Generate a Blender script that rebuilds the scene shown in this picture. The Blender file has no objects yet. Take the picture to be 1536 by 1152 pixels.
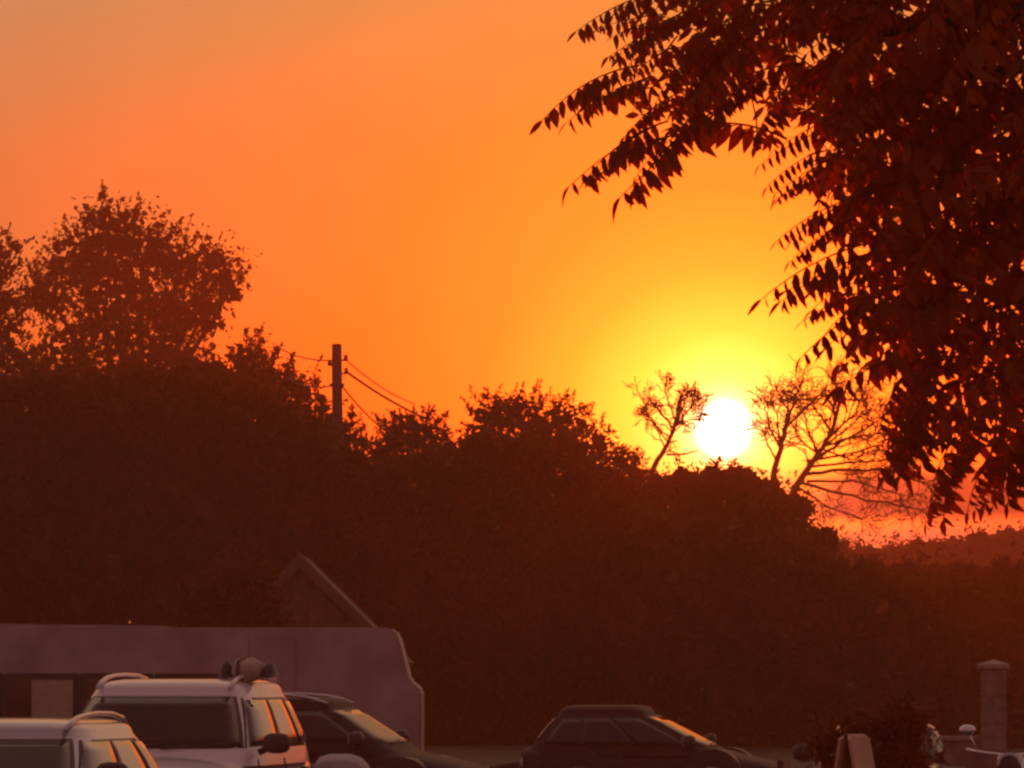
import bpy, bmesh, math, random
import numpy as np
from mathutils import Vector, Matrix, Euler

random.seed(7)
rng = np.random.default_rng(7)
sc = bpy.context.scene
C = sc.collection
R = math.radians

# ------------------------------------------------------------------ camera
F = 768 / math.tan(R(6.0))            # focal length in pixels of a 1536 px wide picture
PITCH = R(3.4)
EYE = Vector((0, 0, 1.7))
cam_d = bpy.data.cameras.new('camera')
cam_d.sensor_width = 36
cam_d.angle = R(12.0)
cam_d.clip_start = 0.1
cam_d.clip_end = 6000
cam = bpy.data.objects.new('camera', cam_d)
C.objects.link(cam)
cam.location = EYE
cam.rotation_euler = (R(90) + PITCH, 0, 0)
sc.camera = cam


def ray(px, py):
    u, v = px - 768, 576 - py
    return Vector((u, F * math.cos(PITCH) - v * math.sin(PITCH), F * math.sin(PITCH) + v * math.cos(PITCH)))


def at(px, py, D):
    d = ray(px, py)
    return EYE + d * (D / d.y)


def ppm(D):
    return F / D


# ------------------------------------------------------------------ sky and sun
SUN = ray(1085, 643).normalized()
SUN_EL = math.asin(SUN.z)
SUN_AZ = math.atan2(SUN.x, SUN.y)

world = bpy.data.worlds.new('World')
sc.world = world
world.use_nodes = True
nt = world.node_tree
nt.nodes.clear()
N, Lk = nt.nodes.new, nt.links.new


def wmath(op, a, b=None, c=None, clamp=False):
    n = N('ShaderNodeMath')
    n.operation = op
    n.use_clamp = clamp
    for i, s in enumerate((a, b, c)):
        if s is None:
            continue
        if isinstance(s, (int, float)):
            n.inputs[i].default_value = s
        else:
            Lk(s, n.inputs[i])
    return n.outputs[0]


def wmix(f, a, b, mode='MIX'):
    n = N('ShaderNodeMix')
    n.data_type = 'RGBA'
    n.blend_type = mode
    for s, k in ((f, 0), (a, 6), (b, 7)):
        if isinstance(s, (int, float)):
            n.inputs[k].default_value = s
        elif isinstance(s, tuple):
            n.inputs[k].default_value = (*s, 1)
        else:
            Lk(s, n.inputs[k])
    return n.outputs[2]


def wramp(f, stops, interp='LINEAR'):
    n = N('ShaderNodeValToRGB')
    n.color_ramp.interpolation = interp
    el = n.color_ramp.elements
    while len(el) < len(stops):
        el.new(0.5)
    for e, (p, c) in zip(el, stops):
        e.position = p
        e.color = (*c, 1) if isinstance(c, tuple) else (c, c, c, 1)
    Lk(f, n.inputs[0])
    return n.outputs[0]


tc = N('ShaderNodeTexCoord')
dirv = N('ShaderNodeVectorMath')
dirv.operation = 'NORMALIZE'
Lk(tc.outputs['Generated'], dirv.inputs[0])
dot = N('ShaderNodeVectorMath')
dot.operation = 'DOT_PRODUCT'
Lk(dirv.outputs[0], dot.inputs[0])
dot.inputs[1].default_value = SUN
ang = wmath('MULTIPLY', wmath('ARCCOSINE', wmath('MINIMUM', dot.outputs['Value'], 0.9999999)), 180 / math.pi)   # degrees from the sun
sep = N('ShaderNodeSeparateXYZ')
Lk(dirv.outputs[0], sep.inputs[0])
elev = wmath('MULTIPLY', wmath('ARCSINE', sep.outputs['Z']), 180 / math.pi)

# aureole near the horizon: yellow, amber, deep orange with distance from the sun
low = wramp(wmath('DIVIDE', ang, 12.0), [
    (0.00, (12.0, 3.00, 0.80)), (0.05, (10.5, 2.20, 0.32)), (0.095, (9.0, 1.40, 0.10)), (0.16, (6.6, 0.74, 0.036)),
    (0.24, (4.6, 0.40, 0.018)), (0.36, (2.8, 0.250, 0.008)), (0.56, (1.5, 0.170, 0.008)), (0.80, (0.78, 0.142, 0.010)),
    (1.00, (0.62, 0.145, 0.018))])
# the paler, tan sky higher up
high = wramp(wmath('DIVIDE', ang, 40.0), [
    (0.00, (4.0, 0.70, 0.060)), (0.065, (2.2, 0.44, 0.034)), (0.12, (0.92, 0.330, 0.060)), (0.176, (0.66, 0.295, 0.088)), (0.23, (0.53, 0.282, 0.108)),
    (0.30, (0.50, 0.285, 0.130)), (0.50, (0.66, 0.40, 0.22)), (1.0, (0.55, 0.36, 0.26))])
hf = wramp(wmath('DIVIDE', elev, 10.0), [(0.30, 0.0), (0.52, 0.45), (0.85, 1.0)], 'EASE')
near = wmix(hf, low, high)
# away from the sun: Nishita sky, warmed to a dusky mauve
sky = N('ShaderNodeTexSky')
sky.sky_type = 'NISHITA'
sky.sun_disc = False
sky.sun_elevation = SUN_EL
sky.sun_rotation = SUN_AZ
sky.dust_density = 6.0
sky.air_density = 1.6
nish = wmix(1.0, sky.outputs[0], (0.075, 0.052, 0.056), 'MULTIPLY')
dusk = wmix(0.5, nish, (0.40, 0.205, 0.225))
wide = wramp(wmath('DIVIDE', ang, 90.0), [(0.0, 1.0), (0.2, 0.95), (0.45, 0.60), (1.0, 0.0)], 'EASE')
col = wmix(wide, dusk, near)
# thick dull air in the lowest two degrees
col = wmix(wramp(wmath('DIVIDE', elev, 4.0), [(0.0, 0.85), (0.40, 0.8), (0.47, 0.0)]), col, (0.66, 0.21, 0.13))
# a low bank of haze cloud along the horizon, with a clear strip under it
cn = N('ShaderNodeTexNoise')
cn.inputs['Scale'].default_value = 9.0
cn.inputs['Detail'].default_value = 4.0
mp = N('ShaderNodeMapping')
mp.inputs['Scale'].default_value = (1, 1, 9)
Lk(dirv.outputs[0], mp.inputs[0])
Lk(mp.outputs[0], cn.inputs['Vector'])
wob = wmath('MULTIPLY', wmath('SUBTRACT', cn.outputs['Fac'], 0.5), 0.35)
e2 = wmath('ADD', elev, wob)
bank = wramp(wmath('DIVIDE', e2, 4.0), [(0.0, 0.0), (0.43, 0.0), (0.462, 1.0), (0.56, 0.95), (0.60, 0.0)])
# the bank is thin in front of the sun
bank = wmath('MULTIPLY', bank, wramp(wmath('DIVIDE', ang, 4.0), [(0.2, 0.3), (0.42, 1.0)]))
col = wmix(bank, col, wmix(1.0, col, (0.07, 0.10, 0.90), 'MULTIPLY'))
# the sun's own disc, softened by the hazy air
disc = wramp(ang, [(0.0, 1.0), (0.270, 1.0), (0.345, 0.16), (0.42, 0.04), (0.60, 0.0)])
col = wmix(disc, col, (14.0, 9.5, 6.0))
bg = N('ShaderNodeBackground')
Lk(col, bg.inputs['Color'])
bg.inputs['Strength'].default_value = 1.0
out = N('ShaderNodeOutputWorld')
Lk(bg.outputs[0], out.inputs['Surface'])
world.cycles.sampling_method = 'AUTOMATIC'

sun_d = bpy.data.lights.new('sun', 'SUN')
sun_d.energy = 2.4
sun_d.angle = R(0.53)
sun_d.color = (1.0, 0.10, 0.008)
sun = bpy.data.objects.new('sun', sun_d)
C.objects.link(sun)
sun.rotation_euler = SUN.to_track_quat('Z', 'Y').to_euler()
sun.location = (0, 60, 30)

sc.view_settings.view_transform = 'Standard'
sc.view_settings.look = 'None'
sc.view_settings.exposure = 0.0
sc.view_settings.gamma = 1.0
sc.view_settings.use_curve_mapping = False
sc.render.engine = 'CYCLES'
sc.cycles.use_denoising = True
sc.cycles.filter_width = 2.6
sc.cycles.max_bounces = 6
sc.cycles.volume_bounces = 1
sc.cycles.sample_clamp_indirect = 6.0

# ------------------------------------------------------------------ helpers
mats = {}


def mat(name, col, rough=0.7, metal=0.0, coat=0.0, var=0.15, scale=8.0, bump=0.0, spec=0.5, bscale=None, translucent=0.0, tcol=None):
    if name in mats:
        return mats[name]
    m = bpy.data.materials.new(name)
    m.use_nodes = True
    t = m.node_tree
    b = t.nodes['Principled BSDF']
    o = t.nodes['Material Output']
    b.inputs['Roughness'].default_value = rough
    b.inputs['Metallic'].default_value = metal
    b.inputs['Coat Weight'].default_value = coat
    b.inputs['Coat Roughness'].default_value = 0.06
    b.inputs['Specular IOR Level'].default_value = spec
    cd = t.nodes.new('ShaderNodeTexCoord')
    nz = t.nodes.new('ShaderNodeTexNoise')
    nz.inputs['Scale'].default_value = scale
    nz.inputs['Detail'].default_value = 5
    t.links.new(cd.outputs['Object'], nz.inputs['Vector'])
    rp = t.nodes.new('ShaderNodeValToRGB')
    rp.color_ramp.elements[0].position = 0.3
    rp.color_ramp.elements[1].position = 0.7
    rp.color_ramp.elements[0].color = (*[c * (1 - var) for c in col], 1)
    rp.color_ramp.elements[1].color = (*[min(1, c * (1 + var)) for c in col], 1)
    t.links.new(nz.outputs['Fac'], rp.inputs[0])
    t.links.new(rp.outputs[0], b.inputs['Base Color'])
    if bump:
        bn = t.nodes.new('ShaderNodeBump')
        bn.inputs['Strength'].default_value = bump
        bn.inputs['Distance'].default_value = 0.02
        n2 = t.nodes.new('ShaderNodeTexNoise')
        n2.inputs['Scale'].default_value = bscale or scale * 4
        t.links.new(cd.outputs['Object'], n2.inputs['Vector'])
        t.links.new(n2.outputs['Fac'], bn.inputs['Height'])
        t.links.new(bn.outputs[0], b.inputs['Normal'])
    if translucent:
        tr = t.nodes.new('ShaderNodeBsdfTranslucent')
        tr.inputs['Color'].default_value = (*(tcol or col), 1)
        mx = t.nodes.new('ShaderNodeMixShader')
        mx.inputs[0].default_value = translucent
        t.links.new(b.outputs[0], mx.inputs[1])
        t.links.new(tr.outputs[0], mx.inputs[2])
        t.links.new(mx.outputs[0], o.inputs['Surface'])
    mats[name] = m
    return m


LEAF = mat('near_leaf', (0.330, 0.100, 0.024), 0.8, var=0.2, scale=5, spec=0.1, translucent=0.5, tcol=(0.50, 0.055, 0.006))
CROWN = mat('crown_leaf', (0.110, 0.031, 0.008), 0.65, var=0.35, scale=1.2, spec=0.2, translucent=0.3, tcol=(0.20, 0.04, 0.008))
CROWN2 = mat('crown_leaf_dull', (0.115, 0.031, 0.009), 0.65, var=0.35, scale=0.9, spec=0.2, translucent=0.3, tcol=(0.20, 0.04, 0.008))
BARK = mat('bark', (0.085, 0.058, 0.040), 0.9, var=0.35, scale=14, bump=0.6)
GRASS = mat('ground', (0.060, 0.055, 0.025), 0.95, var=0.4, scale=0.3, bump=0.4, bscale=6)
ASPHALT = mat('asphalt', (0.055, 0.052, 0.050), 0.9, var=0.3, scale=2.5, bump=0.4, bscale=80)
WHITE_PAINT = mat('white_paint', (0.72, 0.70, 0.68), 0.35, coat=0.8, var=0.04, scale=3)
SILVER_PAINT = mat('silver_paint', (0.50, 0.49, 0.50), 0.32, metal=0.5, coat=0.8, var=0.05, scale=3)
BLACK_PAINT = mat('black_paint', (0.018, 0.017, 0.018), 0.6, var=0.2, scale=3, spec=0.2)
NAVY_PAINT = mat('dark_red_paint', (0.030, 0.018, 0.018), 0.6, var=0.2, scale=3, spec=0.2)
GREY_PAINT = mat('grey_paint', (0.07, 0.06, 0.065), 0.4, metal=0.2, coat=0.7, var=0.06, scale=3)
GLASS = mat('car_glass', (0.022, 0.020, 0.020), 0.04, var=0.1, scale=2, spec=0.32)
SIDE_GLASS = mat('side_glass', (0.022, 0.020, 0.020), 0.04, var=0.1, scale=2, spec=1.0, coat=0.6)
TRIM = mat('black_trim', (0.02, 0.02, 0.02), 0.5, var=0.2, scale=20)
RUBBER = mat('rubber', (0.02, 0.02, 0.02), 0.85, var=0.2, scale=20)
CHROME = mat('chrome', (0.70, 0.69, 0.68), 0.18, metal=1.0, var=0.05, scale=6)
LAMPGLASS = mat('lamp_glass', (0.60, 0.58, 0.55), 0.1, var=0.1, scale=30, coat=1.0)
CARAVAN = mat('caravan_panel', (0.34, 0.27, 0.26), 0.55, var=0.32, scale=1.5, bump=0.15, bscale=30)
TARP = mat('tarpaulin', (0.34, 0.32, 0.34), 0.7, var=0.12, scale=4, bump=0.3)
BLIND = mat('window_blind', (0.42, 0.33, 0.24), 0.8, var=0.1, scale=10)
TIMBER = mat('timber', (0.13, 0.065, 0.03), 0.85, var=0.3, scale=6, bump=0.3)
PALE_WOOD = mat('pale_bargeboard', (0.13, 0.07, 0.045), 0.8, var=0.2, scale=8)
SLATE = mat('roof_felt', (0.12, 0.085, 0.07), 0.9, var=0.3, scale=5, bump=0.3)
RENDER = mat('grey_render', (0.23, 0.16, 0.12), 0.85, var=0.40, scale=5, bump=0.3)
STONE = mat('cap_stone', (0.34, 0.27, 0.21), 0.85, var=0.2, scale=9, bump=0.4)
WIRE = mat('wire', (0.03, 0.03, 0.03), 0.6)
POLE = mat('pole_wood', (0.10, 0.07, 0.05), 0.85, var=0.3, scale=8, bump=0.4)
BOARD = mat('board_tan', (0.50, 0.33, 0.20), 0.6, var=0.08, scale=6)
CANVAS = mat('canvas', (0.40, 0.34, 0.25), 0.9, var=0.3, scale=9, bump=0.4)


def link(o, parent=None):
    C.objects.link(o)
    if parent is not None:
        o.parent = parent
    return o


def empty(name, loc, rz=0.0, label=None, cat=None, group=None):
    o = bpy.data.objects.new(name, None)
    o.empty_display_size = 0.3
    link(o)
    o.location = loc
    o.rotation_euler = (0, 0, rz)
    return tag(o, label, cat, group)


def tag(o, label=None, cat=None, group=None, kind=None):
    for k, v in (('label', label), ('category', cat), ('group', group), ('kind', kind)):
        if v:
            o[k] = v
    return o


def mesh_obj(name, verts, faces, m, parent=None, smooth=False):
    me = bpy.data.meshes.new(name)
    me.from_pydata([tuple(v) for v in verts], [], faces)
    me.materials.append(m)
    if smooth:
        me.polygons.foreach_set('use_smooth', [True] * len(me.polygons))
    me.update()
    return link(bpy.data.objects.new(name, me), parent)


def np_quads(name, V, m, parent=None, n=4):
    """V: (faces*n, 3) array, every n rows one face"""
    nf = len(V) // n
    me = bpy.data.meshes.new(name)
    me.vertices.add(len(V))
    me.vertices.foreach_set('co', V.astype(np.float32).ravel())
    me.loops.add(len(V))
    me.loops.foreach_set('vertex_index', np.arange(len(V), dtype=np.int32))
    me.polygons.add(nf)
    me.polygons.foreach_set('loop_start', np.arange(0, len(V), n, dtype=np.int32))
    me.polygons.foreach_set('loop_total', np.full(nf, n, dtype=np.int32))
    me.materials.append(m)
    me.update(calc_edges=True)
    return link(bpy.data.objects.new(name, me), parent)


class MB:
    """collects shapes into one mesh"""

    def __init__(self):
        self.v, self.f = [], []

    def add(self, vs, fs):
        o = len(self.v)
        self.v += [Vector(v) for v in vs]
        self.f += [tuple(i + o for i in f) for f in fs]
        return self

    def box(self, lo, hi, M=None):
        vs = [Vector((x, y, z)) for z in (lo[2], hi[2]) for y in (lo[1], hi[1]) for x in (lo[0], hi[0])]
        if M is not None:
            vs = [M @ v for v in vs]
        return self.add(vs, [(0, 2, 3, 1), (4, 5, 7, 6), (0, 1, 5, 4), (2, 6, 7, 3), (0, 4, 6, 2), (1, 3, 7, 5)])

    def tube(self, pts, rad, n=8, cap=True):
        pts = [Vector(p) for p in pts]
        if not isinstance(rad, (list, tuple)):
            rad = [rad] * len(pts)
        vs, fs = [], []
        for i, p in enumerate(pts):
            t = (pts[min(i + 1, len(pts) - 1)] - pts[max(i - 1, 0)])
            t = t.normalized() if t.length > 1e-9 else Vector((0, 0, 1))
            a = t.orthogonal().normalized() if i == 0 else (a - t * a.dot(t)).normalized()
            b = t.cross(a)
            for k in range(n):
                th = 2 * math.pi * k / n
                vs.append(p + (a * math.cos(th) + b * math.sin(th)) * rad[i])
        for i in range(len(pts) - 1):
            for k in range(n):
                k2 = (k + 1) % n
                fs.append((i * n + k, i * n + k2, (i + 1) * n + k2, (i + 1) * n + k))
        if cap:
            fs.append(tuple(reversed(range(n))))
            fs.append(tuple((len(pts) - 1) * n + k for k in range(n)))
        return self.add(vs, fs)

    def grid(self, P, closed_u=False):
        """P: rows of points"""
        nu = len(P[0])
        vs = [p for r in P for p in r]
        fs = []
        for i in range(len(P) - 1):
            for k in range(nu if closed_u else nu - 1):
                k2 = (k + 1) % nu
                fs.append((i * nu + k, i * nu + k2, (i + 1) * nu + k2, (i + 1) * nu + k))
        return self.add(vs, fs)

    def prism(self, poly, axis_vec, M=None):
        """a planar outline pushed along a vector"""
        a = [Vector(p) for p in poly]
        b = [p + Vector(axis_vec) for p in a]
        n = len(a)
        vs = a + b
        if M is not None:
            vs = [M @ v for v in vs]
        fs = [tuple(reversed(range(n))), tuple(range(n, 2 * n))]
        fs += [(k, (k + 1) % n, n + (k + 1) % n, n + k) for k in range(n)]
        return self.add(vs, fs)

    def build(self, name, m, parent=None, smooth=False, bevel=0.0):
        o = mesh_obj(name, self.v, self.f, m, parent, smooth)
        bm = bmesh.new()
        bm.from_mesh(o.data)
        bmesh.ops.recalc_face_normals(bm, faces=bm.faces)
        if bevel:
            bmesh.ops.bevel(bm, geom=bm.edges[:], offset=bevel, segments=2, affect='EDGES', clamp_overlap=True)
        bm.to_mesh(o.data)
        bm.free()
        if smooth:
            o.data.polygons.foreach_set('use_smooth', [True] * len(o.data.polygons))
        return o


# ------------------------------------------------------------------ ground
def ground_z(x, y):
    z = 8.1 * math.exp(-((x - 1.0) / 9.0) ** 2 / 2 - ((y - 168) / 18.0) ** 2 / 2)
    z += 4.5 / (1 + math.exp(-(y - 420) / 40.0)) * (0.6 + 0.4 * math.tanh((x - 10) / 40))
    z += 0.05 * math.sin(x * 0.31) * math.sin(y * 0.23) * min(1, max(0, (y - 75) / 20))
    return z


xs = np.concatenate([np.linspace(-700, -60, 14), np.linspace(-50, 50, 61), np.linspace(60, 700, 14)])
ys = np.concatenate([np.linspace(-200, -20, 6), np.linspace(0, 260, 90), np.linspace(275, 700, 24)])
MB().grid([[(x, y, ground_z(x, y)) for x in xs] for y in ys]).build('ground', GRASS, smooth=True)['kind'] = 'structure'
MB().box((-30, 8, -0.2), (30, 72, 0.006)).build('car_park', ASPHALT)['kind'] = 'structure'


# ------------------------------------------------------------------ foliage
def leaf_cards(centres, size, aspect=0.45, jitter=1.0):
    """one pointed leaf-shaped quad for every centre"""
    n = len(centres)
    a = rng.normal(size=(n, 3))
    a /= np.linalg.norm(a, axis=1)[:, None]
    b = rng.normal(size=(n, 3))
    b -= a * (a * b).sum(1)[:, None]
    b /= np.linalg.norm(b, axis=1)[:, None]
    s = (size * rng.uniform(0.6, 1.35, n))[:, None]
    P = np.empty((n, 4, 3))
    P[:, 0] = centres - a * s * 0.5
    P[:, 1] = centres + b * s * aspect * 0.5 - a * s * 0.05
    P[:, 2] = centres + a * s * 0.5
    P[:, 3] = centres - b * s * aspect * 0.5 - a * s * 0.05
    return P.reshape(-1, 3)


def blob_points(c, r, n, shell=0.55):
    """points inside a lumpy ellipsoid, denser towards its skin"""
    d = rng.normal(size=(n, 3))
    d /= np.linalg.norm(d, axis=1)[:, None]
    lump = 1 + 0.16 * np.sin(d[:, 0] * 7 + c[0]) * np.sin(d[:, 2] * 6 + c[2]) + 0.12 * np.sin(d[:, 1] * 9 + d[:, 2] * 8)
    rad = rng.uniform(shell ** 3, 1.0, n) ** (1 / 3) * lump
    return np.array(c) + d * rad[:, None] * np.array(r)


def crown(name, blobs, m, parent, leaf, dens, sprays=0, spray_len=0.9, core=1.75):
    """blobs: (centre, radii); dens: leaves per square metre of blob skin"""
    parts = []
    for c, r in blobs:
        area = 4 * math.pi * ((r[0] * r[1] + r[0] * r[2] + r[1] * r[2]) / 3)
        n = int(area * dens)
        # clumps: leaves gather round a few hundred twig ends
        k = max(8, n // 14)
        tips = blob_points(c, r, k)
        pts = tips[rng.integers(0, k, n)] + rng.normal(size=(n, 3)) * leaf * 1.25
        parts.append(leaf_cards(pts, leaf))
        if core:
            nc = int(area * dens * 0.55)
            q = blob_points(c, [x * 0.74 for x in r], nc, 0.2)
            parts.append(leaf_cards(q, leaf * core, 0.7))
    for _ in range(sprays):
        c, r = blobs[rng.integers(0, len(blobs))]
        d = rng.normal(size=3)
        d[2] = abs(d[2]) + 0.2
        d /= np.linalg.norm(d)
        st = np.array(c) + d * np.array(r) * 0.95
        d2 = d * 0.7 + np.array([0, 0, 0.45]) + rng.normal(size=3) * 0.35
        ln = 0.62 * spray_len * rng.uniform(0.5, 1.3)
        t = np.linspace(0, 1, 26)[:, None]
        bend = rng.normal(size=3) * 0.25
        pts = st + d2 * t * ln + bend * t * t * ln
        w = np.array([leaf * 0.07, 0, 0])
        q = np.empty((25, 4, 3))
        q[:, 0], q[:, 1], q[:, 2], q[:, 3] = pts[:-1] - w, pts[:-1] + w, pts[1:] + w, pts[1:] - w
        parts.append(q.reshape(-1, 3))
        parts.append(leaf_cards(pts + rng.normal(size=(26, 3)) * leaf * 0.42 * (1.25 - t), leaf * 0.8))
    return np_quads(name, np.concatenate(parts), m, parent)


def leafy(name, label, cat, D, pix, m=CROWN, leaf=0.16, dens=60, sprays=0, group=None, depth=1.0, spray_len=0.9, base_px=None, trunk_r=0.16, core=1.75):
    """a tree or shrub D metres away whose crown lobes are given as (px, py, radius px)"""
    s = 1 / ppm(D)
    blobs = []
    for q in pix:
        px, py, rx = q[:3]
        rz = q[3] if len(q) > 3 else rx
        p = at(px, py, D)
        p.y += rng.uniform(-0.6, 0.6) * rx * s * depth
        blobs.append((p, (rx * s, rx * s * depth, rz * s)))
    cx = sum(b[0].x for b in blobs) / len(blobs) if base_px is None else at(base_px, 1000, D).x
    g = ground_z(cx, D)
    t = empty(name, (cx, D, g - 0.05), 0, label, cat, group)
    rel = [((b[0].x - cx, b[0].y - D, b[0].z - g + 0.05), b[1]) for b in blobs]
    crown('crown', rel, m, t, leaf, dens, sprays, spray_len, core)
    mb = MB()
    top = max(b[0][2] for b in rel)
    pts = [(0, 0, 0), (0.05, 0, top * 0.2), (-0.04, 0.05, top * 0.42), (0.03, 0, top * 0.62)]
    mb.tube(pts, [trunk_r, trunk_r * 0.85, trunk_r * 0.65, trunk_r * 0.4], 8)
    mb.build('trunk', BARK, t, True)
    for c, r in (rel if len(rel) < 30 else []):
        p0 = Vector(pts[2]) if c[2] > pts[2][2] else Vector(pts[1])
        c = Vector(c)
        mid = p0.lerp(c, 0.55) + Vector((0, 0, 0.12 * (c - p0).length))
        MB().tube([p0, mid, c], [trunk_r * 0.45, trunk_r * 0.3, trunk_r * 0.12], 6).build('limb', BARK, t, True)
    return t


def mass(D, x0, x1, tops, n_rows, rpx):
    """lobes that fill a dark bank of growth under a skyline given as (px, py)"""
    lobes = []
    px = x0
    while px <= x1:
        y = np.interp(px, [t[0] for t in tops], [t[1] for t in tops])
        for k in range(n_rows):
            r = rpx * random.uniform(0.8, 1.2)
            lobes.append((px + random.uniform(-0.3, 0.3) * rpx, y + r + k * rpx * 1.35, r))
        px += rpx * 1.15
    return lobes


# ----- trees on the left
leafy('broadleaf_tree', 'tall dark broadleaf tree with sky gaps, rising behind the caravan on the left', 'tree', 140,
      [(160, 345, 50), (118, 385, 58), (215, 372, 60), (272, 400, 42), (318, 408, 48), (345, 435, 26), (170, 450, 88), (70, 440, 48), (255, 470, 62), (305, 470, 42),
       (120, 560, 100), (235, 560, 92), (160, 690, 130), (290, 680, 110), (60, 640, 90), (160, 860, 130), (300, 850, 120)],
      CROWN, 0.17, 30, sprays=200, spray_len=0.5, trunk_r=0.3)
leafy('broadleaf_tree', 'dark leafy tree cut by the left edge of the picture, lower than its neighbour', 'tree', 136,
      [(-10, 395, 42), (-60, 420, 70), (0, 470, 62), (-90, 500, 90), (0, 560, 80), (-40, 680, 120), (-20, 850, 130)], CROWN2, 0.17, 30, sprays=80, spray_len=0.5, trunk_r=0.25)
leafy('sloping_shrub', 'tall shrub sloping down to the right below the utility pole', 'shrub', 124,
      [(375, 545, 36), (345, 580, 50), (410, 570, 34), (440, 600, 38), (470, 630, 38), (505, 660, 40), (380, 660, 90), (460, 710, 85), (530, 730, 62), (420, 820, 110), (520, 850, 100)],
      CROWN, 0.15, 42, sprays=130, spray_len=0.5)
# ----- the ragged bushes along the middle skyline
leafy('ragged_bush', 'small ragged bush on the skyline just right of the pole wires', 'bush', 132,
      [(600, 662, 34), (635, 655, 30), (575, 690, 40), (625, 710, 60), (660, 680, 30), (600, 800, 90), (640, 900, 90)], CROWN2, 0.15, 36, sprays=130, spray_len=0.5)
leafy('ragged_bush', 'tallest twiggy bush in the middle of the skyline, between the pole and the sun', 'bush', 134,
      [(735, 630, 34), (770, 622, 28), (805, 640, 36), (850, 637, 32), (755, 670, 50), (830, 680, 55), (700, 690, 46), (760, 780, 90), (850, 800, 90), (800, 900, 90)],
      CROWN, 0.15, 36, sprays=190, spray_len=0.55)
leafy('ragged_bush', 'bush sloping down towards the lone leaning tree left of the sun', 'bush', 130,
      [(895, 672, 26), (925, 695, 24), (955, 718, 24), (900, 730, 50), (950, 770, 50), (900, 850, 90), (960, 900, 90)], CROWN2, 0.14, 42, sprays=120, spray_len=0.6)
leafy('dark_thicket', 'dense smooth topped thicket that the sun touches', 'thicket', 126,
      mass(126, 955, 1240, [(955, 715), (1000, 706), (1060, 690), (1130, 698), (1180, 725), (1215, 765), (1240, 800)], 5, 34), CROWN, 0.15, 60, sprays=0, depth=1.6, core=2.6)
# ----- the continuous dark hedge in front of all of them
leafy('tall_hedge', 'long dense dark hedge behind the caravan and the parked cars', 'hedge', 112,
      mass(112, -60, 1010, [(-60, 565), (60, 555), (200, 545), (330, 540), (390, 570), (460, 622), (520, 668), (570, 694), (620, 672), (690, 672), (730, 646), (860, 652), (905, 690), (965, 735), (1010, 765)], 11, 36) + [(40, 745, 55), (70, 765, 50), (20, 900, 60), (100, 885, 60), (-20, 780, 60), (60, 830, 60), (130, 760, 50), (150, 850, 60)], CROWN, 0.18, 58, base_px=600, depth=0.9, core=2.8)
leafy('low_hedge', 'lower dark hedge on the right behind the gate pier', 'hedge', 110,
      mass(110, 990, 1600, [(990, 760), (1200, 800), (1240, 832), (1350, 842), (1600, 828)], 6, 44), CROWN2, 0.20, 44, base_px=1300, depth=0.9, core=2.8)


# ----- far wood on the right
def far_wood():
    blobs = []
    D = 215
    for k in range(46):
        px = 1190 + k * 12 + random.uniform(-6, 6)
        top = np.interp(px, [1190, 1240, 1330, 1420, 1480, 1600, 1760], [812, 808, 822, 806, 798, 788, 790]) + random.uniform(-5, 7)
        r = random.uniform(13, 24)
        for j in range(4):
            p = at(px + random.uniform(-8, 8), top + r + j * r * 1.4, D + random.uniform(-8, 8))
            blobs.append((p, (r / ppm(D),) * 3))
    return crown('far_wood', blobs, CROWN2, None, 0.24, 26, core=2.6)


tag(far_wood(), 'far dark line of woodland under the pink strip of sky', 'woodland', None, 'stuff')


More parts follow.
